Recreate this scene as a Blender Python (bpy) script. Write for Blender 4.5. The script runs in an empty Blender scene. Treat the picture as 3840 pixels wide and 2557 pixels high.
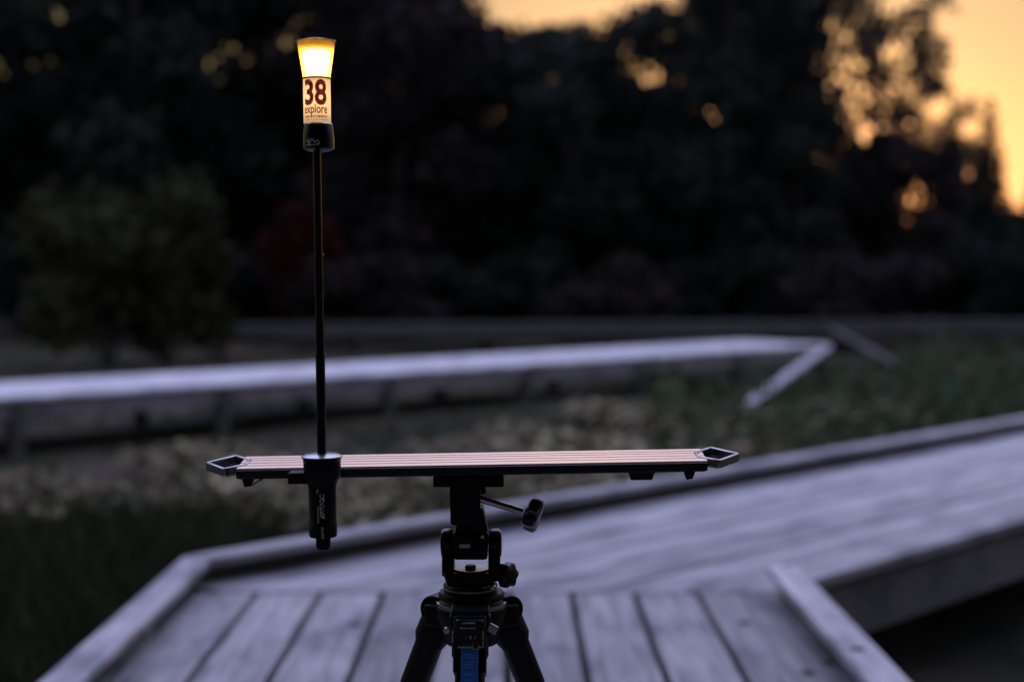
import bpy, bmesh, math, random
from mathutils import Vector, Matrix, Euler
R = math.radians
random.seed(7)
scene = bpy.context.scene
col = scene.collection

# ------------------------------------------------------------------ camera
CAM_H, FPX, CX, CY, HORIZON = 0.97, 5333.0, 1920.0, 1278.5, 1020.0
PITCH = math.atan((CY - HORIZON) / FPX)
cam_data = bpy.data.cameras.new('camera')
cam_data.lens = 50.0; cam_data.sensor_width = 36.0
cam_data.clip_start = 0.05; cam_data.clip_end = 2000
cam_data.dof.use_dof = True
cam_data.dof.focus_distance = 1.59
cam_data.dof.aperture_fstop = 2.5
cam = bpy.data.objects.new('camera', cam_data)
cam.location = (0, 0, CAM_H)
cam.rotation_euler = (R(90) - PITCH, 0, 0)
col.objects.link(cam)
scene.camera = cam

# ------------------------------------------------------------------ world, sun, exposure
SUN_AZ, SUN_EL = 9.5, 3.2          # degrees, azimuth from +Y towards +X
world = bpy.data.worlds.new('World'); scene.world = world; world.use_nodes = True
wn, wl = world.node_tree.nodes, world.node_tree.links
wn.clear()
sky = wn.new('ShaderNodeTexSky'); sky.sky_type = 'NISHITA'
sky.sun_disc = False
sky.sun_elevation = R(SUN_EL); sky.sun_rotation = R(SUN_AZ)
sky.altitude = 0; sky.air_density = 1.6; sky.dust_density = 1.0; sky.ozone_density = 2.2
# clear evening sky: the glow over the set sun fades with height into an even blue-violet dome
hs = wn.new('ShaderNodeHueSaturation'); hs.inputs['Saturation'].default_value = .8
wl.new(sky.outputs[0], hs.inputs['Color'])
glow = wn.new('ShaderNodeVectorMath'); glow.operation = 'MULTIPLY'; glow.inputs[1].default_value = (1.66, 1.50, 1.20)
wl.new(hs.outputs[0], glow.inputs[0])
wtc = wn.new('ShaderNodeTexCoord'); wsep = wn.new('ShaderNodeSeparateXYZ'); wl.new(wtc.outputs['Generated'], wsep.inputs[0])
wmr = wn.new('ShaderNodeMapRange'); wmr.interpolation_type = 'SMOOTHSTEP'
wmr.inputs['From Min'].default_value = math.sin(R(9)); wmr.inputs['From Max'].default_value = math.sin(R(48))
wl.new(wsep.outputs['Z'], wmr.inputs['Value'])
dome = wn.new('ShaderNodeVectorMath'); dome.operation = 'SCALE'; dome.inputs[0].default_value = (12.3, 13.5, 23.6)
wl.new(wmr.outputs[0], dome.inputs['Scale'])
add = wn.new('ShaderNodeVectorMath'); add.operation = 'ADD'
wl.new(glow.outputs[0], add.inputs[0]); wl.new(dome.outputs[0], add.inputs[1])
bg = wn.new('ShaderNodeBackground'); bg.inputs['Strength'].default_value = 0.10
out = wn.new('ShaderNodeOutputWorld')
wl.new(add.outputs[0], bg.inputs['Color']); wl.new(bg.outputs[0], out.inputs['Surface'])

sd = bpy.data.lights.new('sun', 'SUN'); sd.energy = 0.25; sd.angle = R(0.5); sd.color = (1.0, 0.62, 0.34)
sun = bpy.data.objects.new('sun', sd); col.objects.link(sun)
sdir = Vector((math.sin(R(SUN_AZ))*math.cos(R(SUN_EL)), math.cos(R(SUN_AZ))*math.cos(R(SUN_EL)), math.sin(R(SUN_EL))))
sun.rotation_euler = sdir.to_track_quat('Z', 'Y').to_euler()

scene.view_settings.view_transform = 'Standard'
scene.view_settings.look = 'None'
scene.view_settings.gamma = 1.0
scene.view_settings.exposure = 0.0
scene.render.engine = 'CYCLES'
scene.cycles.use_denoising = True
scene.cycles.max_bounces = 6
scene.cycles.transparent_max_bounces = 6

# ------------------------------------------------------------------ helpers
def at(px, py, Y):
    """world point seen at photograph pixel (px, py) at distance Y"""
    a, b = (px - CX)/FPX, -(py - CY)/FPX
    dy = math.cos(PITCH) + b*math.sin(PITCH)
    dz = -math.sin(PITCH) + b*math.cos(PITCH)
    t = Y/dy
    return Vector((a*t, Y, CAM_H + dz*t))

class MB:
    def __init__(s): s.v, s.f = [], []
    def add(s, vs, fs):
        o = len(s.v); s.v += [Vector(p) for p in vs]; s.f += [tuple(i+o for i in f) for f in fs]
        return s
    def box(s, c, size, M=None):
        x, y, z = [d/2 for d in size]; c = Vector(c)
        vs = [Vector((sx*x, sy*y, sz*z)) for sz in (-1, 1) for sx, sy in ((-1,-1),(1,-1),(1,1),(-1,1))]
        vs = [c + (M @ p if M else p) for p in vs]
        return s.add(vs, [(3,2,1,0),(4,5,6,7),(0,1,5,4),(1,2,6,5),(2,3,7,6),(3,0,4,7)])
    def taper(s, z0, z1, a0, a1, c=(0,0)):
        """box from half sizes a0=(x,y) at z0 to a1 at z1"""
        vs = [(c[0]+sx*a[0], c[1]+sy*a[1], z) for z, a in ((z0,a0),(z1,a1)) for sx, sy in ((-1,-1),(1,-1),(1,1),(-1,1))]
        return s.add(vs, [(3,2,1,0),(4,5,6,7),(0,1,5,4),(1,2,6,5),(2,3,7,6),(3,0,4,7)])
    def tube(s, pts, rad, n=12, cap=True):
        pts = [Vector(p) for p in pts]
        if not isinstance(rad, (list, tuple)): rad = [rad]*len(pts)
        vs, fs = [], []
        ref = None
        for i, p in enumerate(pts):
            d = (pts[min(i+1, len(pts)-1)] - pts[max(i-1, 0)]).normalized()
            if ref is None: ref = Vector((0,0,1)) if abs(d.z) < .9 else Vector((1,0,0))
            a = d.cross(ref).normalized(); b = d.cross(a).normalized()
            for k in range(n):
                t = 2*math.pi*k/n
                vs.append(p + (a*math.cos(t) + b*math.sin(t))*rad[i])
        for i in range(len(pts)-1):
            for k in range(n):
                k2 = (k+1) % n
                fs.append((i*n+k, (i+1)*n+k, (i+1)*n+k2, i*n+k2))
        if cap:
            fs.append(tuple(range(n))); fs.append(tuple(reversed(range((len(pts)-1)*n, len(pts)*n))))
        return s.add(vs, fs)
    def lathe(s, prof, n=40, c=(0,0,0), axis='Z'):
        vs, fs = [], []
        for r, z in prof:
            for k in range(n):
                t = 2*math.pi*k/n
                p = Vector((r*math.cos(t), r*math.sin(t), z))
                if axis == 'X': p = Vector((z, r*math.cos(t), r*math.sin(t)))
                if axis == 'Y': p = Vector((r*math.cos(t), z, r*math.sin(t)))
                vs.append(Vector(c)+p)
        for i in range(len(prof)-1):
            for k in range(n):
                k2 = (k+1) % n
                fs.append((i*n+k, i*n+k2, (i+1)*n+k2, (i+1)*n+k))
        fs.append(tuple(reversed(range(n)))); fs.append(tuple(range((len(prof)-1)*n, len(prof)*n)))
        return s.add(vs, fs)
    def prism(s, poly, z0, z1):
        n = len(poly)
        vs = [(x, y, z0) for x, y in poly] + [(x, y, z1) for x, y in poly]
        fs = [tuple(reversed(range(n))), tuple(range(n, 2*n))] + [(i, (i+1) % n, n+(i+1) % n, n+i) for i in range(n)]
        return s.add(vs, fs)
    def mesh(s, name, mat, smooth=35):
        me = bpy.data.meshes.new(name)
        me.from_pydata([tuple(p) for p in s.v], [], s.f)
        bm = bmesh.new(); bm.from_mesh(me); bmesh.ops.recalc_face_normals(bm, faces=bm.faces); bm.to_mesh(me); bm.free()
        if smooth:
            me.polygons.foreach_set('use_smooth', [True]*len(me.polygons))
            me.set_sharp_from_angle(angle=R(smooth))
        me.materials.append(mat)
        return me
    def build(s, name, mat, parent=None, bevel=0, smooth=35, loc=None):
        return link(name, s.mesh(name, mat, smooth), parent, bevel, loc)

def link(name, me, parent=None, bevel=0, loc=None):
    o = bpy.data.objects.new(name, me); col.objects.link(o)
    if parent: o.parent = parent
    if loc is not None: o.location = loc
    if bevel:
        m = o.modifiers.new('bevel', 'BEVEL'); m.width = bevel; m.segments = 2; m.limit_method = 'ANGLE'; m.angle_limit = R(40)
    return o
def empty(name, loc=(0,0,0), rot=(0,0,0)):
    o = bpy.data.objects.new(name, None); col.objects.link(o); o.location = loc; o.rotation_euler = rot
    o.empty_display_size = .05
    return o
def tag(o, label=None, cat=None, group=None, kind=None):
    if label: o['label'] = label
    if cat: o['category'] = cat
    if group: o['group'] = group
    if kind: o['kind'] = kind
    return o

# ------------------------------------------------------------------ materials
def mat(name, rgb=(.5,.5,.5), rough=.5, metal=0, spec=.5, emit=None, estr=0):
    m = bpy.data.materials.new(name); m.use_nodes = True
    b = m.node_tree.nodes['Principled BSDF']
    b.inputs['Base Color'].default_value = (*rgb, 1); b.inputs['Roughness'].default_value = rough
    b.inputs['Metallic'].default_value = metal; b.inputs['Specular IOR Level'].default_value = spec
    if emit: b.inputs['Emission Color'].default_value = (*emit, 1); b.inputs['Emission Strength'].default_value = estr
    return m
def nodes(m): return m.node_tree.nodes, m.node_tree.links, m.node_tree.nodes['Principled BSDF']
def ramp(n, stops):
    r = n.new('ShaderNodeValToRGB'); e = r.color_ramp.elements
    while len(e) < len(stops): e.new(.5)
    for el, (p, c) in zip(e, stops): el.position = p; el.color = (*c, 1)
    return r

def grain_metal(name, rgb, rough, metal, spec=.5):
    """coated metal or plastic with fine scuffs in its gloss"""
    m = mat(name, rgb, rough, metal, spec); n, l, b = nodes(m)
    tc = n.new('ShaderNodeTexCoord'); no = n.new('ShaderNodeTexNoise'); no.inputs['Scale'].default_value = 90; no.inputs['Detail'].default_value = 5
    l.new(tc.outputs['Object'], no.inputs['Vector'])
    mr = n.new('ShaderNodeMapRange'); mr.inputs['To Min'].default_value = rough*.75; mr.inputs['To Max'].default_value = min(1, rough*1.35)
    l.new(no.outputs['Fac'], mr.inputs['Value']); l.new(mr.outputs[0], b.inputs['Roughness'])
    return m

def wood(name, c0, c1, c2, rough=.62):
    """weathered timber: long grain along local X, blotchy stains, each board its own shade"""
    m = mat(name, c1, rough); n, l, b = nodes(m)
    tc = n.new('ShaderNodeTexCoord'); oi = n.new('ShaderNodeObjectInfo')
    off = n.new('ShaderNodeVectorMath'); off.operation = 'MULTIPLY_ADD'
    cmb = n.new('ShaderNodeCombineXYZ')
    for k in range(3): l.new(oi.outputs['Random'], cmb.inputs[k])
    off.inputs[1].default_value = (37, 53, 71)
    l.new(cmb.outputs[0], off.inputs[0]); l.new(tc.outputs['Object'], off.inputs[2])
    mp = n.new('ShaderNodeMapping'); mp.inputs['Scale'].default_value = (1.3, 22, 22); l.new(off.outputs[0], mp.inputs['Vector'])
    g = n.new('ShaderNodeTexNoise'); g.inputs['Scale'].default_value = 2.2; g.inputs['Detail'].default_value = 8; g.inputs['Distortion'].default_value = .6
    l.new(mp.outputs[0], g.inputs['Vector'])
    st = n.new('ShaderNodeTexNoise'); st.inputs['Scale'].default_value = 3.2; st.inputs['Detail'].default_value = 6
    mp2 = n.new('ShaderNodeMapping'); mp2.inputs['Scale'].default_value = (1, 2.6, 1); l.new(off.outputs[0], mp2.inputs['Vector']); l.new(mp2.outputs[0], st.inputs['Vector'])
    r = ramp(n, [(.28, c0), (.52, c1), (.74, c2)]); l.new(g.outputs['Fac'], r.inputs[0])
    rs = ramp(n, [(.36, (.40,.42,.45)), (.47, (.80,.79,.80)), (.60, (1.0,.98,.97)), (.72, (1.16,1.10,1.08))]); l.new(st.outputs['Fac'], rs.inputs[0])
    mx = n.new('ShaderNodeMix'); mx.data_type = 'RGBA'; mx.blend_type = 'MULTIPLY'; mx.inputs['Factor'].default_value = .85
    l.new(r.outputs[0], mx.inputs['A']); l.new(rs.outputs[0], mx.inputs['B'])
    hv = n.new('ShaderNodeHueSaturation'); mr = n.new('ShaderNodeMapRange'); mr.inputs['To Min'].default_value = .70; mr.inputs['To Max'].default_value = 1.16
    l.new(oi.outputs['Random'], mr.inputs['Value']); l.new(mr.outputs[0], hv.inputs['Value']); l.new(mx.outputs['Result'], hv.inputs['Color'])
    l.new(hv.outputs[0], b.inputs['Base Color'])
    bp = n.new('ShaderNodeBump'); bp.inputs['Strength'].default_value = .45; bp.inputs['Distance'].default_value = .004
    l.new(g.outputs['Fac'], bp.inputs['Height']); l.new(bp.outputs[0], b.inputs['Normal'])
    mr2 = n.new('ShaderNodeMapRange'); mr2.inputs['To Min'].default_value = rough-.16; mr2.inputs['To Max'].default_value = rough+.16
    l.new(st.outputs['Fac'], mr2.inputs['Value']); l.new(mr2.outputs[0], b.inputs['Roughness'])
    return m

def foliage(name, cols, trans=.25):
    """leaf colour picked per leaf from a few shades"""
    m = mat(name, cols[0], .75, 0, .1); n, l, b = nodes(m)
    at_ = n.new('ShaderNodeAttribute'); at_.attribute_name = 'shade'
    k = len(cols)
    r = ramp(n, [(i/max(1, k-1), c) for i, c in enumerate(cols)]); l.new(at_.outputs['Fac'], r.inputs[0])
    l.new(r.outputs[0], b.inputs['Base Color'])
    tr = n.new('ShaderNodeBsdfTranslucent'); l.new(r.outputs[0], tr.inputs['Color'])
    mx = n.new('ShaderNodeMixShader'); mx.inputs[0].default_value = trans
    l.new(b.outputs[0], mx.inputs[1]); l.new(tr.outputs[0], mx.inputs[2])
    l.new(mx.outputs[0], n['Material Output'].inputs['Surface'])
    return m

M = dict(
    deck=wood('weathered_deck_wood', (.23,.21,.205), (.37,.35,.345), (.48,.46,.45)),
    deck_near=wood('shade_darkened_deck_wood', (.15,.137,.133), (.28,.262,.256), (.38,.36,.35), .66),  # darker copy of the deck wood: weaker foreground light put into the colour
    deck_far=wood('brightened_far_deck_wood', (.40,.38,.37), (.50,.48,.47), (.58,.56,.55), .45),  # lighter copy of the deck wood, colour raised to offset the tree shade
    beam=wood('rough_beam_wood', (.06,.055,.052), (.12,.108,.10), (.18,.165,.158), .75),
    shade_tone=wood('shade_toned_wood', (.022,.02,.015), (.045,.039,.031), (.07,.062,.05), .85),  # shade under trees and kerbs put into the wood colour
    fascia=wood('fascia_wood', (.08,.066,.062), (.16,.135,.13), (.22,.19,.185), .6),
    black=grain_metal('black_plastic', (.0035,.0035,.004), .42, 0, .22),
    blackgloss=grain_metal('black_anodised', (.004,.004,.005), .25, 0, .4),
    rubber=mat('rubber', (.01,.01,.01), .8, 0, .3),
    steel=grain_metal('brushed_steel', (.62,.60,.58), .26, 1),
    darksteel=grain_metal('dark_steel', (.42,.41,.41), .26, 1),
    hole=mat('dark_rust', (.02,.016,.014), .8),
    print=mat('white_print', (.88,.87,.87), .5),
    printdim=mat('grey_print', (.62,.62,.64), .5),
    blue=mat('blue_panel', (.04,.20,.62), .38),
    blueprint=mat('pale_blue_print', (.20,.40,.80), .4),
    ink=mat('brown_ink', (.07,.010,.003), 1.0, 0, 0),
    bark=mat('bark', (.035,.03,.028), .9, 0, .1),
)
# brushed aluminium of the rail: fine lengthwise brushing
m = mat('brushed_rail', (.98,.70,.53), .26, 1); n, l, b = nodes(m)
tc = n.new('ShaderNodeTexCoord'); mp = n.new('ShaderNodeMapping'); mp.inputs['Scale'].default_value = (6, 900, 6)
no = n.new('ShaderNodeTexNoise'); no.inputs['Scale'].default_value = 1.0; no.inputs['Detail'].default_value = 4
l.new(tc.outputs['Object'], mp.inputs['Vector']); l.new(mp.outputs[0], no.inputs['Vector'])
mr = n.new('ShaderNodeMapRange'); mr.inputs['To Min'].default_value = .2; mr.inputs['To Max'].default_value = .42
l.new(no.outputs['Fac'], mr.inputs['Value']); l.new(mr.outputs[0], b.inputs['Roughness'])
M['rail'] = m
# lantern materials
M['glow'] = mat('lit_diffuser', (.9,.8,.6), .5, 0, .5, (1.0, .88, .66), 16.0)
M['sleeve_glow'] = mat('added_glow_rod', (.9,.8,.6), .5, 0, .5, (1.0, .60, .26), 7.0)
m = bpy.data.materials.new('translucent_sleeve'); m.use_nodes = True
n, l = m.node_tree.nodes, m.node_tree.links; b = n['Principled BSDF']
b.inputs['Base Color'].default_value = (.85,.80,.74,1); b.inputs['Roughness'].default_value = .4
tr = n.new('ShaderNodeBsdfTranslucent'); tr.inputs['Color'].default_value = (.95,.86,.74,1)
mx = n.new('ShaderNodeMixShader'); mx.inputs[0].default_value = .7
l.new(b.outputs[0], mx.inputs[1]); l.new(tr.outputs[0], mx.inputs[2]); l.new(mx.outputs[0], n['Material Output'].inputs['Surface'])
M['sleeve'] = m
m = bpy.data.materials.new('amber_shell'); m.use_nodes = True
n, l = m.node_tree.nodes, m.node_tree.links; b = n['Principled BSDF']
b.inputs['Base Color'].default_value = (.9,.62,.25,1); b.inputs['Roughness'].default_value = .25
tr = n.new('ShaderNodeBsdfTranslucent'); tr.inputs['Color'].default_value = (.95,.60,.16,1)
mx = n.new('ShaderNodeMixShader'); mx.inputs[0].default_value = .75
l.new(b.outputs[0], mx.inputs[1]); l.new(tr.outputs[0], mx.inputs[2])
cl_ = n.new('ShaderNodeBsdfTransparent'); cl_.inputs['Color'].default_value = (1,.9,.6,1)
mx2 = n.new('ShaderNodeMixShader'); mx2.inputs[0].default_value = .45
l.new(mx.outputs[0], mx2.inputs[1]); l.new(cl_.outputs[0], mx2.inputs[2]); l.new(mx2.outputs[0], n['Material Output'].inputs['Surface'])
M['shell'] = m
n, l, b = nodes(M['ink']); tr = n.new('ShaderNodeBsdfTranslucent'); tr.inputs['Color'].default_value = (.16,.018,.004,1)
mx = n.new('ShaderNodeMixShader'); mx.inputs[0].default_value = .5
l.new(b.outputs[0], mx.inputs[1]); l.new(tr.outputs[0], mx.inputs[2]); l.new(mx.outputs[0], n['Material Output'].inputs['Surface'])
# ground
m = mat('forest_floor', (.05,.045,.035), .95, 0, .1); n, l, b = nodes(m)
tc = n.new('ShaderNodeTexCoord'); no = n.new('ShaderNodeTexNoise'); no.inputs['Scale'].default_value = .9; no.inputs['Detail'].default_value = 9
n2 = n.new('ShaderNodeTexNoise'); n2.inputs['Scale'].default_value = 14; n2.inputs['Detail'].default_value = 6
l.new(tc.outputs['Object'], no.inputs['Vector']); l.new(tc.outputs['Object'], n2.inputs['Vector'])
r1 = ramp(n, [(.35, (.010,.012,.005)), (.5, (.026,.022,.012)), (.68, (.06,.046,.028))]); l.new(no.outputs['Fac'], r1.inputs[0])
r2 = ramp(n, [(.3, (.4,.4,.4)), (.7, (1.5,1.5,1.5))]); l.new(n2.outputs['Fac'], r2.inputs[0])
mx = n.new('ShaderNodeMix'); mx.data_type = 'RGBA'; mx.blend_type = 'MULTIPLY'; mx.inputs['Factor'].default_value = 1
l.new(r1.outputs[0], mx.inputs['A']); l.new(r2.outputs[0], mx.inputs['B']); l.new(mx.outputs['Result'], b.inputs['Base Color'])
M['ground'] = m
M['litter'] = foliage('dry_leaf', [(.016,.014,.007), (.075,.055,.03), (.16,.12,.075), (.035,.045,.016), (.36,.30,.18), (.09,.09,.04)], .15)
M['grass'] = foliage('grass', [(.010,.016,.005), (.018,.026,.008), (.03,.034,.012), (.05,.042,.02)], .2)
M['weed'] = foliage('weed_leaf', [(.015,.035,.014), (.025,.055,.022), (.05,.06,.02), (.075,.065,.035)], .25)
M['leaf_a'] = foliage('dark_leaf', [(.009,.012,.008), (.017,.020,.014), (.026,.027,.020)], .18)
M['leaf_b'] = foliage('brown_leaf', [(.010,.008,.007), (.017,.013,.011), (.026,.019,.015)], .18)
M['leaf_c'] = foliage('undergrowth_leaf', [(.005,.006,.004), (.009,.010,.007), (.014,.013,.010)], .15)
M['leaf_olive'] = foliage('olive_leaf', [(.008,.010,.003), (.022,.023,.006), (.046,.042,.010)], .2)
M['leaf_red'] = foliage('red_leaf', [(.010,.002,.002), (.026,.003,.002), (.036,.004,.003)], .2)

# ------------------------------------------------------------------ ground sheet (top about 0.45 m below the deck)
GZ = -0.46
def ground_h(x, y):
    h = .05*math.sin(x*.55+1.3)*math.cos(y*.47) + .03*math.sin(x*1.7)*math.sin(y*1.35+.4)
    return GZ + h
gv, gf = [], []
xs = [-420, -200, -90, -45] + [-28 + i*.8 for i in range(71)] + [45, 90, 200, 420]
ys = [-120, -50, -20] + [-8 + i*.8 for i in range(76)] + [70, 110, 220, 500]
for y in ys:
    for x in xs: gv.append((x, y, ground_h(x, y)))
nx = len(xs)
for j in range(len(ys)-1):
    for i in range(nx-1): gf.append((j*nx+i, j*nx+i+1, (j+1)*nx+i+1, (j+1)*nx+i))
g = MB(); g.add(gv, gf); go = g.build('ground', M['ground'], smooth=80)
tag(go, 'dark leaf strewn ground under and around the boardwalks', kind='structure')

# ------------------------------------------------------------------ boardwalks
PLANK_T, PITCH_W, GAP = .038, .1905, .019
def plank_obj(name, poly, parent, z_top, t=PLANK_T, ang=0.0, material=None, bev=.004, dz=0):
    """board whose plan outline poly is given in the deck's own along/across frame; local X runs along the board"""
    cx = sum(p[0] for p in poly)/len(poly); cy = sum(p[1] for p in poly)/len(poly)
    mb = MB().prism([(x-cx, y-cy) for x, y in poly], -t, 0)
    o = mb.build(name, material or M['deck'], parent, bev, smooth=0)
    c, s = math.cos(ang), math.sin(ang)
    o.location = (cx*c - cy*s, cx*s + cy*c, z_top + dz)
    o.rotation_euler = (random.uniform(-.004,.004), 0, ang)
    return o

# --- foreground walk, boards running away from the camera along +Y
Y_JOIN = 4.275
sub = MB()
for x in (-.95, -.35, .2, .74): sub.box((x, .03, -.14), (.07, 8.3, .18))
for y in (-3.4, -1.4, .4, 2.2, 3.9):
    for x in (-.85, .66): sub.box((x, y, -.42), (.12, .12, .34))
    sub.box((-.1, y, -.29), (1.7, .14, .10))
walk1 = sub.build('boardwalk', M['beam'], smooth=0)
tag(walk1, 'straight timber boardwalk carrying the tripod, its lengthwise planks end at the bend', kind='structure')
e0, e1 = -4.2, Y_JOIN
A90 = R(90)
edges = [-1.035] + [-.01 + PITCH_W*k for k in range(-5, 4)] + [.865]
for a, b_ in zip(edges[:-1], edges[1:]):
    # in the board frame, along = +Y, across = -X
    end = e1 + random.uniform(-.012, .004)
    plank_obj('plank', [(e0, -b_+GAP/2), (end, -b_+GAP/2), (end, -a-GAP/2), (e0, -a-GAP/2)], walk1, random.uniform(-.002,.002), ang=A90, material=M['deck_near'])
def kerb(parent, p0, p1, w, top, spacer, name='kerb', n_sp=4, material=None, side=1, m0=0, m1=0):
    """flat kerb board over a recessed dark strip standing in for shade"""
    p0, p1 = Vector(p0), Vector(p1); d = p1-p0; L = d.length; ang = math.atan2(d.y, d.x)
    o = plank_obj(name, [(-L/2+m0*w/2,-w/2),(L/2-m1*w/2,-w/2),(L/2+m1*w/2,w/2),(-L/2-m0*w/2,w/2)], parent, 0, t=top-spacer, ang=0, bev=.006, material=material)
    mid = (p0+p1)/2
    o.location = (mid.x, mid.y, top); o.rotation_euler = (0, 0, ang)
    be = MB().box((0,0,0), (L-.03, w*.36, spacer-.001)).build('kerb_shade_strip', M['shade_tone'], o, smooth=0)  # dark strip added to close the gap, colour stands in for its shade
    be.location = (0, -w*.12*side, -(top-spacer) - spacer/2)
    return o
kerb_l = kerb(walk1, (-.982, e0, 0), (-.982, 4.381, 0), .094, .084, .056, side=-1, m1=math.tan(R(22)))
kerb_r = kerb(walk1, (.818, e0, 0), (.818, Y_JOIN-.01, 0), .094, .086, .056)
bolt_me = MB().lathe([(.001,.0),(.017,.0),(.018,.0012),(.001,.0022)], 14).mesh('bolt', M['hole'])
for px, py, z in ((3216, 2447, .0865), (3030, 2537, .0015), (3105, 2500, .0015), (545, 2380, .0845), (1330, 2350, .0015), (2790, 2345, .0015)):
    Y = (CAM_H - z)*FPX/(py-HORIZON)
    p = at(px, py, Y); bo = link('bolt', bolt_me, walk1); bo.location = (p.x, p.y, z)

# --- walk beyond the bend, 44 degrees to the right
A2 = R(46.0)                       # heading measured from +X
u2 = Vector((math.cos(A2), math.sin(A2), 0)); n2v = Vector((-u2.y, u2.x, 0))
def inv2(y, o): return (y - n2v.y*o)/u2.y          # along value where the line of offset o crosses world y
O_IN, O_OUT, S_END = 2.40, 3.80, 17.0
sub = MB()
Rz = Matrix.Rotation(A2, 3, 'Z')
for o_ in (O_IN+.065, 2.9, 3.3, O_OUT-.05):
    s0 = inv2(Y_JOIN+.15, o_); L = S_END - s0
    c = u2*(s0+L/2) + n2v*o_
    sub.box((c.x, c.y, -.145), (L, .07, .19), Rz)
for s_ in (6.9, 8.2, 9.6, 11.8, 14, 16.2):
    for o_ in (2.6, 3.6):
        c = u2*s_ + n2v*o_; sub.box((c.x, c.y, -.44), (.12,.12,.36), Rz)
    c = u2*s_ + n2v*3.1; sub.box((c.x, c.y, -.29), (.14, 1.2, .10), Rz)
walk2 = sub.build('boardwalk', M['beam'], smooth=0)
tag(walk2, 'timber boardwalk section turning off to the right beyond the bend, open inner edge', kind='structure')
npl = 7; pw = (O_OUT - O_IN)/npl
for k in range(npl):
    a, b_ = O_IN + k*pw + .0075, O_IN + (k+1)*pw - .0075
    ya = Y_JOIN + .012
    sa, sb = (max(inv2(ya, o_), (-1.03 - n2v.x*o_)/u2.x) for o_ in (a, b_))
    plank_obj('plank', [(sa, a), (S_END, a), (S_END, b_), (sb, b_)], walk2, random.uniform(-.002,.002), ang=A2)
q0 = Vector((-.982, 4.384, 0)); q1 = u2*S_END + n2v*3.75
kerb(walk2, (q0.x, q0.y, 0), (q1.x, q1.y, 0), .094, .086, .056, n_sp=9, side=-1, m0=math.tan(R(22)))

# --- farther walks on posts
def far_walk(p0, p1, width, nboards, label, kerb_h=.07, post_step=2.0, mat_=None, fascia=.125, fmat=None, drop=.012):
    p0, p1 = Vector((*p0, 0)), Vector((*p1, 0)); d = (p1-p0); L = d.length; u = d/L; nn = Vector((-u.y, u.x, 0)); ang = math.atan2(u.y, u.x)
    Rm = Matrix.Rotation(ang, 3, 'Z')
    sub = MB()
    for o_ in (.5*width,):
        c = p0 + u*L/2 + nn*o_; sub.box((c.x, c.y, -.14), (L-.1, .07, .18), Rm)
    root = sub.build('boardwalk', M['beam'], smooth=0); tag(root, label, kind='structure')
    pw = width/nboards
    for k in range(nboards):
        a = k*pw
        o = plank_obj('plank', [(0,a+.005),(L,a+.005),(L,a+pw-.005),(0,a+pw-.005)], root, 0, ang=0, material=mat_)
        c = p0 + u*L/2 + nn*(a+pw/2); o.location = (c.x, c.y, random.uniform(-.003,.003)); o.rotation_euler = (0,0,ang)
    for o_ in (-.022 if drop < .05 else .045, width+.022):
        mbf = MB().box((0,0,0), (L, .04, fascia)); f = mbf.build('fascia_board', fmat, root, .004, smooth=0)
        c = p0 + u*L/2 + nn*o_; f.location = (c.x, c.y, -fascia/2 - drop); f.rotation_euler = (0,0,ang)
    for o_ in ((.05, width-.05) if kerb_h else ()):
        a = p0 + nn*o_; b2 = p1 + nn*o_
        kerb(root, a, b2, .09, kerb_h, .024, n_sp=max(3, int(L/2)), material=mat_)
    pme = MB().box((0,0,0), (.11,.11,.62)).mesh('post', M['shade_tone'], 0)
    k = 0; s_ = .4
    while s_ < L:
        for o_ in (.06, width-.06):
            c = p0 + u*s_ + nn*o_; p = link('post', pme, root); p.location = (c.x, c.y, -.36); p.rotation_euler = (0,0,ang)
        s_ += post_step
    return root, u, nn
C0 = (4.28, 19.2)
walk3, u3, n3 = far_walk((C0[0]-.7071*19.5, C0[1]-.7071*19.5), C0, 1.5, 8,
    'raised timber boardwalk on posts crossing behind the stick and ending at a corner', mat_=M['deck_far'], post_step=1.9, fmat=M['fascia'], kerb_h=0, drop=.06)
# sloping edge board from the corner of that walk down to the ground
def slope_board(parent, a, b, w, t, name='sloping_edge_board', mat_=None):
    a, b = Vector(a), Vector(b); d = b-a; L = d.length
    q = d.to_track_quat('X', 'Z')
    o = MB().box((0,0,0), (L, w, t)).build(name, mat_ or M['deck_far'], parent, .005, smooth=0)
    o.rotation_mode = 'QUATERNION'; o.rotation_quaternion = q; o.location = (a+b)/2
    return o
ga = at(2765, 1605, 14.1)
slope_board(walk3, (4.25, 19.1, -.03), (ga.x, ga.y, ground_h(ga.x, ga.y)+.02), .11, .05)
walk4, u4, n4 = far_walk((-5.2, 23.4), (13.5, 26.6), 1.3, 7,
    'shaded boardwalk running level along the foot of the trees', mat_=M['shade_tone'], post_step=2.3, fmat=M['shade_tone'])
slope_board(walk4, (5.6, 24.9, -.03), (5.35, 19.0, -.38), .12, .06, mat_=M['shade_tone'])

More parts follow.
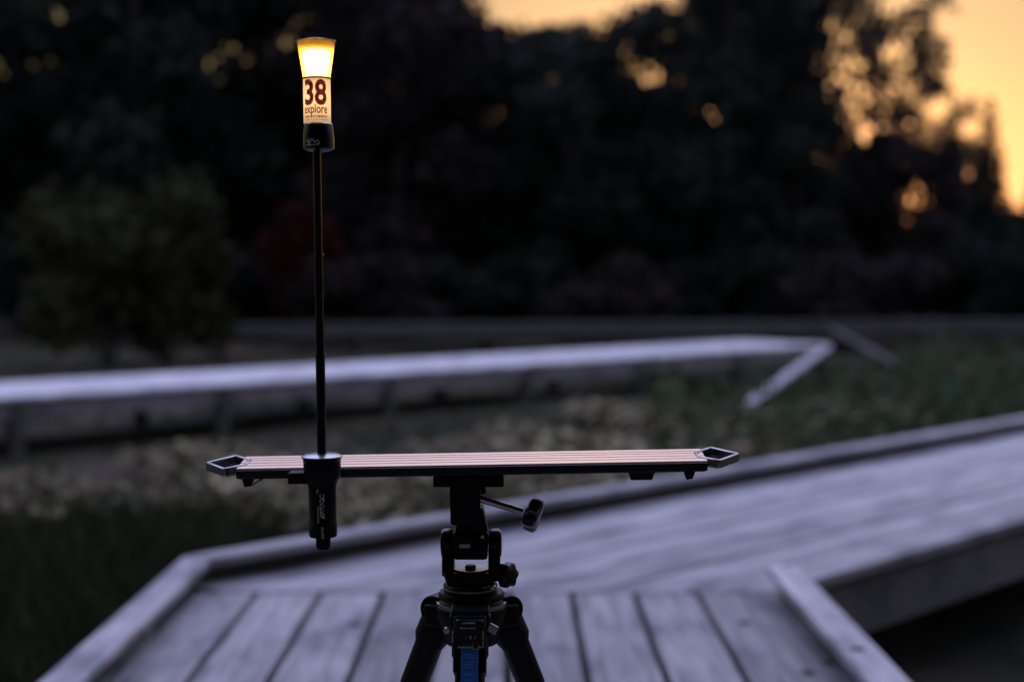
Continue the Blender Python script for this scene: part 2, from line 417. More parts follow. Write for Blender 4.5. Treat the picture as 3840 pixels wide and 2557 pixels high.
# ------------------------------------------------------------------ ground cover
def leaf_mesh(name, pts, mat_, shape='quad'):
    """pts: list of (position, normal-ish euler, length, width, shade)"""
    vs, fs, sh = [], [], []
    for p, e, L, W, s_ in pts:
        q = e.to_matrix(); o = len(vs)
        for a, b2, c in ((-.5,0,0),(0,-.5,.08),(.5,0,0),(0,.5,.08)):
            vs.append(tuple(p + q @ Vector((a*L, b2*W, c*L))))
        fs.append((o, o+1, o+2, o+3)); sh.append(s_)
    me = bpy.data.meshes.new(name); me.from_pydata(vs, [], fs)
    at_ = me.attributes.new('shade', 'FLOAT', 'FACE'); at_.data.foreach_set('value', sh)
    me.materials.append(mat_)
    return me
def rnd_e(tilt=3.14): return Euler((random.uniform(-tilt,tilt), random.uniform(-tilt,tilt), random.uniform(0, 6.28)))
def on_deck(x, y):
    if -1.12 < x < .95 and y < 4.5: return True
    p = Vector((x, y, 0)); s_, o_ = p.dot(u2), p.dot(n2v)
    if O_IN-.1 < o_ < O_OUT+.12 and s_ > inv2(4.2, o_): return True
    d = p - Vector((*C0, 0)); s_, o_ = d.dot(u3), d.dot(n3)
    if -.1 < o_ < 1.6 and s_ < .1: return True
    return False
pts = []
while len(pts) < 12500:
    y = random.uniform(5.2, 14.5); x = random.uniform(-.42, .30)*y
    if on_deck(x, y): continue
    if (Vector((x, y, 0)) - Vector((*C0, 0))).dot(n3) > -1.9 + .5*math.sin(x*2.0): continue
    if y < 7.5 + .5*math.sin(x*2.3): continue
    cl = math.sin(x*1.9+.7)*math.sin(y*1.4+x*.6) + .5*math.sin(x*4.1+y*2.3)
    if random.random() > .42 + .4*cl: continue
    z = ground_h(x, y) + random.uniform(.0, .16)
    pts.append((Vector((x,y,z)), rnd_e(.7), random.uniform(.06,.16), random.uniform(.05,.12), (.5+.5*cl/1.5)*.5 + .5*random.random()))
o = link('leaf_litter', leaf_mesh('leaf_litter', pts, M['litter']))
tag(o, 'brown and pale fallen leaves and dry weeds strewn between the boardwalks', 'leaf litter', kind='stuff')
def blades(region, count, hmin, hmax, wmin, wmax):
    vs, fs, sh = [], [], []
    k = 0
    while k < count:
        x, y = region()
        if on_deck(x, y): continue
        k += 1
        z = ground_h(x, y) - .01; h = random.uniform(hmin, hmax); w = random.uniform(wmin, wmax); t = random.uniform(0, 6.28)
        lx, ly = math.cos(t), math.sin(t); bx, by = random.gauss(0,.3)*h, random.gauss(0,.3)*h
        o_ = len(vs); vs += [(x-lx*w, y-ly*w, z), (x+lx*w, y+ly*w, z), (x+bx*.4+lx*w*.7, y+by*.4+ly*w*.7, z+h*.6), (x+bx*.4-lx*w*.7, y+by*.4-ly*w*.7, z+h*.6), (x+bx, y+by, z+h)]
        fs += [(o_, o_+1, o_+2, o_+3), (o_+3, o_+2, o_+4)]; s_ = random.random(); sh += [s_, s_]
    me = bpy.data.meshes.new('grass'); me.from_pydata(vs, [], fs)
    at_ = me.attributes.new('shade', 'FLOAT', 'FACE'); at_.data.foreach_set('value', sh); me.materials.append(M['grass'])
    return me
def reg_left():
    y = random.uniform(2.4, 8.2); return (random.uniform(-.46*y-.3, -1.05) if y < 4.6 else random.uniform(-.46*y, .2*y), y)
def reg_mid():
    y = random.choice((random.uniform(5.5, 8.0), random.uniform(11.0, 21), random.uniform(11.0, 21))); return (random.uniform(-.42, .42)*y, y)
o = link('grass', blades(reg_left, 26000, .08, .28, .004, .010)); tag(o, 'dark green grass growing along the left kerb of the walk', 'grass', kind='stuff')
o = link('grass', blades(reg_mid, 9000, .05, .16, .005, .012)); tag(o, 'thin dark grass between the boardwalks', 'grass', kind='stuff')
pts = []
while len(pts) < 7000:
    y = random.uniform(9.5, 22); x = random.uniform(.10, .42)*y
    if on_deck(x, y): continue
    low = y > 12.0 and .12 < x/y < .27
    if low and random.random() < .5: continue
    hgt = .30 + .22*math.sin(x*1.7+y*.9) + .12*math.sin(x*3.9-y*2.1)
    z = ground_h(x, y) + random.uniform(0, .07 if low else max(.08, hgt))
    pts.append((Vector((x,y,z)), rnd_e(1.1), random.uniform(.07,.2), random.uniform(.04,.1), random.random()))
o = link('weeds', leaf_mesh('weeds', pts, M['weed'])); tag(o, 'green leafy weeds growing behind the boardwalk section past the bend', 'weeds', kind='stuff')

# ------------------------------------------------------------------ trees and shrubs
def crown_mesh(name, blobs, count, mat_, lmin, lmax, rng):
    pts = []
    wsum = sum(b[3]*b[4]*b[5] for b in blobs)
    for (bx, by, bz, rx, ry, rz) in blobs:
        nn = int(count*rx*ry*rz/wsum)
        for _ in range(nn):
            while True:
                v = Vector((rng.uniform(-1,1), rng.uniform(-1,1), rng.uniform(-1,1)))
                if v.length <= 1: break
            v = v*(.55 + .45*rng.random()**.5) if v.length > .3 else v*1.6
            v *= 1 + .16*math.sin(v.x*7+bx*3)*math.sin(v.z*8+bz*2)
            p = Vector((bx+v.x*rx, by+v.y*ry, bz+v.z*rz))
            e = Euler((rng.uniform(-1.3,1.3), rng.uniform(-1.3,1.3), rng.uniform(0,6.28)))
            L = rng.uniform(lmin, lmax); pts.append((p, e, L, L*rng.uniform(.5,.8), rng.random()))
    return leaf_mesh(name, pts, mat_)
def tree_variant(kind, seed):
    """unit tree 10 m tall: returns crown mesh and trunk mesh"""
    rng = random.Random(seed)
    trunk = MB(); lean = rng.uniform(-.5,.5)
    tp = [Vector((0,0,-.3)), Vector((lean*.2,0,2.5)), Vector((lean*.7,.2,5.5)), Vector((lean,0,8.6))]
    trunk.tube(tp, [.24,.18,.12,.03], 10)
    blobs = []
    if kind == 'broad':
        for k in range(13):
            t = 2.399*k; z = 2.2 + 6.8*k/12; r = 2.3*math.sin(math.pi*min(.93, (z-.6)/9.6))**.7
            rr = rng.uniform(.45,1.0)*r
            blobs.append((lean*z/10+rr*math.cos(t), rr*math.sin(t), z, rng.uniform(1.0,1.6), rng.uniform(1.0,1.6), rng.uniform(.7,1.15)))
        count = 7000
    elif kind == 'airy':
        for k in range(30):
            t = 2.399*k; z = 1.6 + 8.0*k/29; r = 2.5*math.sin(math.pi*min(.95, (z-.3)/10.2))**.7
            rr = rng.uniform(.3,1.05)*r
            blobs.append((lean*z/10+rr*math.cos(t), rr*math.sin(t), z, rng.uniform(.7,1.2), rng.uniform(.7,1.2), rng.uniform(.45,.8)))
        count = 3700
    else:
        for k in range(14):
            z = .8 + 8.9*k/13; r = 2.0*(1-z/10.2)+.12
            for a in range(3):
                t = 2.1*a+k*.8; blobs.append((.6*r*math.cos(t), .6*r*math.sin(t), z, .55*r+.1, .55*r+.1, .45))
        count = 6000
    for b in blobs[::2]:
        zb = max(1.4, b[2]-rng.uniform(.9,1.8)); s = Vector((lean*zb/10, 0, zb))
        trunk.tube([s, s.lerp(Vector(b[:3]), .5)+Vector((0,0,-.15)), Vector(b[:3])], [.07,.045,.015], 6)
    return blobs, count, trunk, rng
variants = {}
def get_variant(kind, seed, leaf):
    key = (kind, seed, leaf)
    if key not in variants:
        blobs, count, trunk, rng = tree_variant(kind, seed)
        variants[key] = (crown_mesh('crown', blobs, count, M[leaf], .16, .36, rng), trunk.mesh('trunk', M['bark']))
    return variants[key]
def tree(x, y, height, kind, seed, leaf, label, wide=1.0, rz=None, group='trees of the dark wood'):
    c, t = get_variant(kind, seed, leaf)
    root = empty('tree', (x, y, ground_h(x, y)-.05), (0, 0, (x*7.3 + y*1.7) % 6.28 if rz is None else rz))
    s = height/10; root.scale = (s*wide, s*wide, s)
    tag(root, label, 'tree', group)
    link('trunk', t, root); link('crown', c, root)
    return root
def tx(px, Y): return (px-CX)/FPX*Y
wood_trees = [
    (-250, 33, 11.5, 'broad', 1, 'leaf_a', 1.0, 'tall dark tree at the end of the wood beyond the olive bush'),
    (120, 36, 12.0, 'broad', 2, 'leaf_a', 1.05, 'tall wide dark tree rising behind the olive bush'),
    (480, 32, 11.0, 'broad', 3, 'leaf_a', .9, 'tall narrow dark tree between the olive bush and the lantern'),
    (820, 35, 12.5, 'broad', 1, 'leaf_a', 1.0, 'very tall dark tree just beside the lantern, on the olive bush side'),
    (1180, 38, 11.5, 'broad', 2, 'leaf_b', 1.0, 'tall brownish tree directly behind the lit lantern'),
    (1480, 33, 9.8, 'broad', 3, 'leaf_b', 1.05, 'brownish tree beside the lantern, towards the sky gap'),
    (1820, 36, 8.5, 'broad', 1, 'leaf_b', 1.15, 'lower brownish tree under the edge of the small sky gap'),
    (2120, 34, 7.6, 'broad', 2, 'leaf_a', 1.2, 'low broad dark tree under the middle of the small sky gap'),
    (2740, 33, 11.0, 'broad', 3, 'leaf_a', .82, 'tall dark tree between the small sky gap and the open sky'),
    (2830, 36, 10.6, 'broad', 1, 'leaf_a', .70, 'tall dark tree next to the loose crowned tree'),
    (2400, 40, 7.4, 'broad', 3, 'leaf_a', 1.15, 'dark tree set back behind the low broad one'),
    (1600, 41, 9.8, 'broad', 2, 'leaf_b', 1.1, 'brownish tree set back behind the sky gap edge'),
    (2060, 44, 9.0, 'broad', 3, 'leaf_a', 1.3, 'dark tree far back, closing the sky gap from below'),
    (1780, 46, 9.0, 'broad', 1, 'leaf_b', 1.3, 'brownish tree far back behind the slider middle'),
    (2320, 47, 8.3, 'broad', 2, 'leaf_a', 1.3, 'dark tree far back below the brightest sky gap'),
    (2640, 45, 10.5, 'broad', 1, 'leaf_a', 1.02, 'dark tree far back beside the tall one at the sky gap'),
    (300, 42, 13.0, 'broad', 3, 'leaf_a', 1.1, 'tall dark tree set back behind the olive bush'),
    (660, 43, 13.0, 'broad', 2, 'leaf_a', 1.1, 'tall dark tree set back with small sky glints in its crown'),
    (1000, 42, 13.0, 'broad', 1, 'leaf_b', 1.1, 'tall brownish tree set back behind the lantern'),
    (1330, 44, 12.0, 'broad', 3, 'leaf_a', 1.1, 'tall dark tree set back beside the lantern'),
    (2790, 43, 11.5, 'broad', 2, 'leaf_a', .8, 'tall dark tree set back before the open sky'),
    (3260, 45, 5.6, 'broad', 2, 'leaf_a', 1.1, 'low dark tree set back under the airy crown'),
]
for px, Y, h, kind, seed, leaf, wide, lab in wood_trees:
    tree(tx(px, Y), Y, h, kind, seed, leaf, lab, wide)
# unseen trees added behind and over the viewpoint to block sky light
for k, (x, y, h) in enumerate(((-13, -1.5, 10), (-9.5, -4.8, 11), (-6, -6, 11.5), (-2.9, -5.6, 12), (2.6, -5.8, 12), (-3.3, -2.3, 12), (3.7, -2.2, 12), (6, -5.6, 11.5), (10, -4.8, 11), (13.5, -1, 10), (-4.8, -10, 12.5), (.2, -9.5, 13), (4.6, -10, 12.5), (-9.5, -10, 12), (9, -10, 12))):
    tree(x, y, h, 'broad', 1 + k % 3, 'leaf_a', 'tall dark tree added out of view to block sky light', 1.45 if y > -2.4 and abs(x) < 5 else 1.15, None, 'added trees out of view')
tree(tx(3080, 34), 34, 9.0, 'airy', 4, 'leaf_b', 'thin loose crowned tree beside the bright sky opening', .8)
tree(tx(3470, 41), 41, 8.2, 'airy', 4, 'leaf_b', 'slim airy tree set back beside the narrow conifer', .62)
tree(tx(3260, 37), 37, 10.4, 'airy', 5, 'leaf_b', 'airy tree with the golden sky showing through its crown', .78)
tree(tx(3010, 32), 32, 5.6, 'broad', 2, 'leaf_a', 'middling dark tree at the foot of the airy tree', .9)
tree(tx(3240, 35), 35, 4.9, 'broad', 3, 'leaf_a', 'low dark tree under the airy crown', 1.0)
tree(tx(3560, 38), 38, 6.2, 'conifer', 6, 'leaf_a', 'narrow pointed conifer against the golden sky, next to the airy tree', .7)
tree(tx(3700, 36), 36, 5.9, 'conifer', 7, 'leaf_a', 'pointed conifer standing tallest under the open golden sky', .9)
tree(tx(3860, 38), 38, 4.0, 'conifer', 6, 'leaf_a', 'short conifer below the open sky at the end of the wood', 1.1)
tree(tx(3620, 40), 40, 5.4, 'broad', 2, 'leaf_a', 'round dark tree rising between the two conifers', .8)
tree(tx(3440, 33), 33, 4.9, 'broad', 1, 'leaf_b', 'small round tree between the conifers and the airy tree', 1.1)

def shrub(x, y, h, w, leaf, seed, label, count=2600, group='shrubs along the edge of the wood', lsz=(.10,.24)):
    rng = random.Random(seed); blobs = []
    for k in range(9):
        t = 2.399*k; rr = w*.38*rng.uniform(.2,1)
        blobs.append((rr*math.cos(t), rr*math.sin(t), h*rng.uniform(.25,.78), w*.24, w*.24, h*.22))
    root = empty('shrub', (x, y, ground_h(x, y)-.03)); tag(root, label, 'shrub', group)
    st = MB()
    for b in blobs[::2]: st.tube([(0,0,-.1), (b[0]*.4, b[1]*.4, b[2]*.5), b[:3]], [.035,.025,.01], 6)
    st.build('stems', M['bark'], root)
    link('foliage', crown_mesh('foliage', blobs, count, M[leaf], lsz[0], lsz[1], rng), root)
    return root
shrub(tx(400, 21), 21, 3.1, 2.9, 'leaf_olive', 11, 'olive green bush catching a little light before the dark trees', 3200, 'shrubs in front of the wood')
shrub(tx(610, 22), 22, 2.3, 2.0, 'leaf_olive', 15, 'smaller olive green bush leaning against the bigger olive bush', 2000, 'shrubs in front of the wood')
shrub(tx(1150, 28), 28, 3.2, 2.0, 'leaf_red', 12, 'dark red leaved shrub behind the stick', 2400, 'shrubs in front of the wood')
spots = ['beyond the olive bush, at the end of the row', 'straight behind the bigger olive bush', 'behind the smaller olive bush', 'between the olive bushes and the stick', 'just beside the red leaved shrub',
    'next past the red leaved shrub', 'behind the slider, under the brownish trees', 'above the middle of the raised walk', 'under the small sky gap', 'beyond the small sky gap, under the tall trees',
    'above the corner of the raised walk', 'under the loose crowned tree', 'under the airy tree', 'at the foot of the narrow conifer', 'at the foot of the tallest conifer']
for k, px in enumerate(range(-200, 4200, 310)):
    Y = 29.5 + 1.6*math.sin(px*.013); brown = k % 3 == 2
    shrub(tx(px, Y), Y, 2.6 + .7*math.sin(px*.021+1), 3.0, 'leaf_b' if brown else 'leaf_c', 21+k, ('brownish bush ' if brown else 'dark bush ') + spots[k], 2600, 'bushes along the edge of the wood')
# far wood that closes the view behind the trees
pts = []
rng = random.Random(99)
for _ in range(26000):
    x = rng.uniform(-34, 34); y = rng.uniform(47, 52)
    hh = 6.6 + 1.0*math.sin(x*.7) + .6*math.sin(x*1.9+1)
    hh = min(hh, 3.2 + .4*math.sin(x*1.3)) if x > 9 else hh
    pts.append((Vector((x, y, GZ + hh*rng.random())), Euler((rng.uniform(1.0,2.1), 0, rng.uniform(-.8,.8))), rng.uniform(.4,.8), rng.uniform(.3,.6), rng.random()))
o = link('far_wood', leaf_mesh('far_wood', pts, M['leaf_a'])); tag(o, 'far dark undergrowth closing the view behind the trees', 'undergrowth', kind='stuff')

# ------------------------------------------------------------------ tripod with tilt head
T_Y = 1.60
def P(px, py): return at(px, py, T_Y)
TX = P(1768, 2250).x
K = 1.0/3333.0                      # metres per photograph pixel at the tripod
def zz(py): return P(1768, py).z
tri = empty('tripod', (TX, T_Y, 0)); tag(tri, 'black tripod with a tilt head and a blue strip on its front leg', 'tripod')
z_apex = zz(2262)
# legs
def leg(az, with_blue=False):
    d = Vector((math.cos(az), math.sin(az), 0)); spread = math.tan(R(23))
    hip = Vector((d.x*.040, d.y*.040, z_apex-.012)); L = z_apex-.012-.012
    foot = Vector((hip.x + d.x*spread*L, hip.y + d.y*spread*L, .012)); ax = (foot-hip).normalized()
    side = ax.cross(Vector((0,0,1))).normalized(); fr = side.cross(ax).normalized()
    Mx = Matrix((side, fr, ax)).transposed()
    ln = (foot-hip).length
    m = MB()
    m.tube([hip, hip+ax*.035, hip+ax*.045, hip+ax*.10, hip+ax*.105, hip+ax*.34], [.0195,.0205,.0165,.0165,.0150,.0150], 20)
    o = m.build('leg', M['black'], tri, .0012)
    hinge = MB(); hinge.tube([hip-side*.021+Vector((0,0,.004)), hip+side*.021+Vector((0,0,.004))], .0165, 22); hinge.build('hinge', M['black'], o, .0015)
    lock = MB().tube([hip+ax*.30, hip+ax*.305, hip+ax*.345, hip+ax*.35], [.0165,.0185,.0185,.0165], 20); lock.build('leg_lock', M['black'], o)
    low = MB().tube([hip+ax*.34, foot-ax*.03], .0115, 16); low.build('lower_tube', M['blackgloss'], o)
    ft = MB().tube([foot-ax*.035, foot-ax*.012, foot], [.0135,.0155,.011], 16); ft.build('foot', M['rubber'], o)
    return o, hip, ax, side, fr
leg(R(30)); leg(R(150))
o, hip, ax, side, fr = leg(R(-90))
# front leg: flat black housing with the blue strip and its printed lettering
fz = Vector((0, -1, 0))
if fr.dot(fz) < 0: fr = -fr
Mleg = Matrix((side, fr, ax)).transposed()
hs = MB(); hs.box(hip+ax*.026, (.036, .043, .062), Mleg); hs.box(hip+ax*.063, (.030,.042,.016), Mleg); hs.box(hip+ax*.150, (.038,.043,.160), Mleg)
hs.build('leg_housing', M['black'], o, .0025)
bl = MB().box(hip+ax*.121+fr*.0219, (.0185,.0018,.210), Mleg); bl.build('blue_strip', M['blue'], o, .0006)
br = MB()
for k, (t, w) in enumerate(((.096,.010),(.099,.0105),(.104,.009),(.107,.0105),(.110,.0105),(.116,.0105),(.1175,.0105),(.123,.010),(.1285,.0105),(.132,.009),(.155,.010),(.158,.0105),(.163,.009),(.169,.010))):
    br.box(hip+ax*(t-.058)+fr*.02295-side*.0012*((k % 3)-1), (w, .0004, .0011), Mleg)
tag(br.build('lettering', M['blueprint'], o), kind='stuff')
# clip on the strip
MB().box(hip+ax*.026+fr*.0225-side*.0065, (.007,.004,.014), Mleg).build('clip', M['darksteel'], o, .001)

# apex casting and its front catch
ap = MB()
ap.lathe([(.030,z_apex-.045),(.034,z_apex-.03),(.040,z_apex-.012),(.0405,z_apex),(.036,z_apex+.004),(.001,z_apex+.004)], 40)
for a in (30, 150, -90):
    d = Vector((math.cos(R(a)), math.sin(R(a)), 0)); ap.box(d*.034+Vector((0,0,z_apex-.014)), (.032,.046,.026), Matrix.Rotation(R(a), 3, 'Z'))
ap.build('apex', M['black'], tri, .003)
ct = MB().box((0,-.066,zz(2322)), (.030,.012,.034)); ct.build('front_catch', M['blackgloss'], tri, .002)
fr_ = MB()
for c, s_ in (((0,-.0728,zz(2362)),(.026,.0016,.0022)), ((.0145,-.0728,zz(2335)),(.0016,.0016,.018)), ((-.0185,-.0728,zz(2325)),(.0016,.0016,.012)), ((-.001,-.0728,zz(2276)),(.014,.0016,.0016)), ((-.002,-.0728,zz(2294)),(.017,.0016,.0018)), ((.001,-.0728,zz(2326)),(.0022,.0008,.0045)), ((-.004,-.0728,zz(2326)),(.0010,.0008,.004)), ((.006,-.0728,zz(2326)),(.0010,.0008,.004))):
    fr_.box(c, s_)
fr_.build('catch_trim', M['darksteel'], tri, .0004)
sc = MB(); sc.lathe([(.001,-.0635),(.0032,-.0635),(.0036,-.058),(.001,-.057)], 16, (-.0255,0,zz(2312)), 'Y'); sc.build('screw', M['steel'], tri)
wl_ = MB(); wl_.box((.0245,-.058,zz(2308)), (.011,.006,.010), Matrix.Rotation(R(28),3,'Y')); wl_.build('lock_lever', M['darksteel'], tri, .0012)
# centre column
cc = MB().tube([(0,0,z_apex-.02),(0,0,z_apex-.24)], .0125, 24); cc.build('centre_column', M['blackgloss'], tri)
MB().lathe([(.006,z_apex-.255),(.016,z_apex-.25),(.016,z_apex-.238),(.006,z_apex-.236)], 20).build('column_end', M['rubber'], tri)

# pan base, stacked discs
def offx(px): return P(px, 2250).x - TX
pb = MB()
pb.lathe([(.036,z_apex+.004),(.0372,z_apex+.006),(.0372,zz(2222)),(.0360,zz(2214)),(.001,zz(2214))], 48)
pb.build('base_disc', M['black'], tri)
MB().lathe([(.0405,z_apex-.001),(.0408,z_apex+.001),(.0405,z_apex+.0035),(.030,z_apex+.004)], 48).build('silver_rim', M['steel'], tri)
ps = MB().lathe([(.0300,zz(2214)),(.0308,zz(2206)),(.0308,zz(2190)),(.0292,zz(2182)),(.001,zz(2182))], 44, (-.001,0,0)); ps.build('pan_disc', M['blackgloss'], tri)
MB().lathe([(.0312,zz(2203)),(.0314,zz(2201)),(.0312,zz(2198)),(.030,zz(2197))], 44, (-.001,0,0)).build('pan_scale_ring', M['darksteel'], tri)
# lower yoke block, with the window below the tilt block
yk = MB()
yk.taper(zz(2184), zz(2135), (.0255,.021), (.0300,.022), (-.001,0))
yk.build('yoke_base', M['black'], tri, .002)
for sx, pxc in ((-1, 1678), (1, 1858)):
    x = offx(pxc)
    ck = MB(); ck.box((x*.955, 0, (zz(2150)+zz(2045))/2), (.0135,.034, zz(2045)-zz(2150)))
    co = ck.build('yoke_arm', M['black'], tri, .002)
    dk = MB(); dk.lathe([(.006,-.0078),(.0150,-.0066),(.0166,-.004),(.0166,.004),(.0150,.0066),(.006,.0078)], 28, (x,0,zz(2035)), 'X'); dk.build('pivot_cap', M['blackgloss'], co)
# bubble level on the ledge
bv = MB().lathe([(.006,zz(2134)),(.0065,zz(2122)),(.0055,zz(2117)),(.001,zz(2116))], 24, (-.001,-.002,0)); bv.build('bubble_level', M['black'], tri)
MB().lathe([(.0205,zz(2135)),(.0210,zz(2132)),(.0200,zz(2129)),(.001,zz(2129))], 36).build('level_seat', M['darksteel'], tri)
# tilt block and neck
tb = MB(); tb.taper(zz(2088), zz(1985), (.0190,.018), (.0205,.018), (-.0005,0)); tb.build('tilt_block', M['black'], tri, .003)
MB().box((-.007,-.0184,zz(2035)), (.012,.0014,.004)).build('badge', M['printdim'], tri)
nk = MB(); nk.taper(zz(1990), zz(1895), (.0190,.016), (.0125,.016), (.0005,0)); nk.taper(zz(1960), zz(1770), (.0165,.018), (.0175,.022), (-.0065,0))
nk.box((.0125,.0,zz(1800)), (.016,.026,.013)); nk.build('neck', M['black'], tri, .003)
ed = MB().box((0,0,0), (.0022,.030,.024)); eo = ed.build('neck_edge', M['steel'], tri, .0006); eo.location = (offx(1816),0,zz(1950)); eo.rotation_euler = (0, R(-14), 0)
MB().lathe([(.001,-.020),(.0020,-.0198),(.0022,-.017),(.001,-.016)], 14, (offx(1811),0,zz(2000)), 'Y').build('screw', M['steel'], tri)
sn = MB().tube([(offx(1790),0,zz(1836)),(offx(1822),0,zz(1832))], .0062, 14); sn.build('lock_stub', M['black'], tri, .0008)
# mounting plate
pl = MB(); pl.box((offx(1760), 0, zz(1795)), (.0790,.052,.0118)); pl.build('mounting_plate', M['black'], tri, .0018)
# tilt handle with lobed knob
h0 = Vector((offx(1778), -.012, zz(1856))); h1 = Vector((offx(1962), -.020, zz(1908)))
rd = MB().tube([h0, h1], .0040, 18); ho = rd.build('tilt_handle', M['steel'], tri)
MB().tube([h0-(h1-h0)*.03, h0+(h1-h0)*.05], .0085, 16).build('handle_socket', M['black'], ho, .001)
kd = (h1-h0).normalized()
def lobed(parent, centre, axis, r, depth, lobes, name, mat_, amp=.16):
    axis = axis.normalized(); ref = Vector((0,0,1)) if abs(axis.z) < .8 else Vector((1,0,0))
    a = axis.cross(ref).normalized(); b = axis.cross(a).normalized(); n = lobes*10
    m = MB(); prof = [(.25,-.5),(.80,-.5),(.97,-.36),(1,0),(.97,.36),(.80,.5),(.25,.5)]
    vs, fs = [], []
    for rr, t in prof:
        for k in range(n):
            th = 2*math.pi*k/n; q = r*rr*(1 + amp*math.cos(lobes*th))
            vs.append(Vector(centre) + axis*t*depth + (a*math.cos(th)+b*math.sin(th))*q)
    for i in range(len(prof)-1):
        for k in range(n): fs.append((i*n+k, i*n+(k+1) % n, (i+1)*n+(k+1) % n, (i+1)*n+k))
    fs.append(tuple(range(n))); fs.append(tuple(range((len(prof)-1)*n, len(prof)*n)))
    m.add(vs, fs); return m.build(name, mat_, parent, 0, 50)
kc = Vector((offx(1995), -.021, zz(1922)))
lobed(ho, kc, Vector((.93, -.22, -.30)), .0178, .0155, 3, 'handle_knob', M['blackgloss'], .20)
lobed(tri, Vector((offx(1902), -.004, zz(2152))), Vector((.75,-.66,.05)), .0138, .013, 6, 'pan_knob', M['blackgloss'], .10)
MB().tube([(offx(1850),0,zz(2160)),(offx(1895),-.003,zz(2154))], .006, 14).build('pan_knob_shaft', M['black'], tri)
MB().lathe([(.001,zz(2192)),(.0055,zz(2192)),(.006,zz(2182)),(.005,zz(2176)),(.001,zz(2175))], 18, (offx(1845),-.018,0)).build('lock_button', M['darksteel'], tri)

# ------------------------------------------------------------------ camera slider on the mounting plate
c_top = at(1772, 1719, T_Y)
SL = empty('camera_slider', c_top, Euler((R(5.6), R(-0.98), 0))); tag(SL, 'long flat camera slider rail with pointed open end frames on the tripod', 'slider')
RW, RT, RL = .031, .0085, .2615
prof = [(-RW,-RT),(-RW,-.0015),(-RW+.0012,0)]
for gy in (-.0165, -.004, .0085, .019):
    prof += [(gy-.0014,0),(gy-.0010,-.0016),(gy+.0010,-.0016),(gy+.0014,0)]
prof += [(RW-.0012,0),(RW,-.0015),(RW,-RT)]
n = len(prof); vs = [(x,y,z) for x in (-RL, RL) for y, z in prof]
fs = [tuple(range(n)), tuple(reversed(range(n,2*n)))] + [(i,(i+1)%n,n+(i+1)%n,n+i) for i in range(n)]
MB().add(vs, fs).build('rail', M['rail'], SL, smooth=20)
# black side channels under the bright top
sk = MB(); sk.box((0,-RW-.0012,-.0062), (RL*2,.0024,.0090)); sk.box((0,RW+.0012,-.0070), (RL*2,.0024,.0105)); sk.box((0,0,-.0105), (RL*2-.004,RW*2-.002,.0038))
sk.build('side_channel', M['blackgloss'], SL, .0006)
def end_frame(sx):
    pts = [(.3000,.0),(.2740,.0335),(.2530,.010),(.2545,-.012),(.2745,-.0315)]
    m = MB()
    for (a, b2) in zip(pts, pts[1:]+pts[:1]):
        A, B = Vector((a[0]*sx, a[1], -.0035)), Vector((b2[0]*sx, b2[1], -.0035)); d = B-A
        ang = math.atan2(d.y, d.x); m.box((A+B)/2, (d.length+.002, .0036, .0100), Matrix.Rotation(ang, 3, 'Z'))
    o = m.build('end_frame', M['darksteel'], SL, .0012)
    fl = MB().prism([(x*sx*.995, y*.92) for x, y in pts], -.0095, -.0075); fl.build('frame_floor', M['rubber'], o)
    return o
end_frame(-1); end_frame(1)
def sx_of(px): return (px-1772)*K
# feet, levers and locks hanging below the rail
for px, sgn in ((935, 1), (2575, -1)):
    x = sx_of(px); f = MB(); f.add([(x-.005,-.030,-.012),(x+.0075,-.030,-.012),(x+.0045,-.030,-.0205),(x-.0025,-.030,-.0215),(x-.005,-.014,-.012),(x+.0075,-.014,-.012),(x+.0045,-.014,-.0205),(x-.0025,-.014,-.0215)], [(0,1,2,3),(7,6,5,4),(0,4,5,1),(1,5,6,2),(2,6,7,3),(3,7,4,0)])
    f.build('foot', M['rubber'], SL, .001)
lv = MB().box((0,0,0), (.0165,.006,.0018)); lo = lv.build('foot_lever', M['darksteel'], SL, .0005); lo.location = (sx_of(972), -.028, -.0165); lo.rotation_euler = (0, R(-30), 0)
lb = MB().taper(-.0225, -.012, (.0120,.012), (.0150,.014), (sx_of(2402), -.012)); lb.build('lock_block', M['black'], SL, .0012)
MB().box((sx_of(1760), 0, -.0148), (.034,.040,.0050)).build('mount_foot', M['black'], SL, .001)

# ------------------------------------------------------------------ stick clamped to the slider
S_Y = T_Y - .062
b0 = at(1209, 1706, S_Y); b1 = at(1190, 566, S_Y)
KS = S_Y/FPX
stick_rot = Vector((0,0,1)).rotation_difference((b1-b0).normalized())
base = at(1213, 2058, S_Y)
stick = empty('telescopic_stick', base); stick.rotation_mode = 'QUATERNION'; stick.rotation_quaternion = stick_rot
tag(stick, 'thin black telescopic stick with a thick lettered grip clamped upright on the slider', 'stick')
inv = stick_rot.inverted()
def sz(py):                          # height along the stick for a picture row
    return (inv @ (at(1213 - (2058-py)*.0125, py, S_Y) - base)).z
gr = MB().lathe([(.0145,sz(2010)),(.0152,sz(2004)),(.0152,sz(1960)),(.0149,sz(1958)),(.0149,sz(1830)),(.0152,sz(1822)),(.0172,sz(1800)),(.0200,sz(1786)),(.0205,sz(1720)),(.0222,sz(1714)),(.0222,sz(1709)),(.0180,sz(1702)),(.0060,sz(1699)),(.001,sz(1699))], 48)
gro = gr.build('grip', M['black'], stick)
MB().lathe([(.0212,sz(1713)),(.0224,sz(1711.5)),(.0224,sz(1709)),(.0175,sz(1701)),(.0075,sz(1698)),(.001,sz(1698))], 48).build('grip_cap', M['darksteel'], stick)
MB().lathe([(.0066,0),(.0076,.0012),(.0080,.004),(.0080,sz(2009)),(.001,sz(2009))], 32).build('end_plug', M['black'], stick)
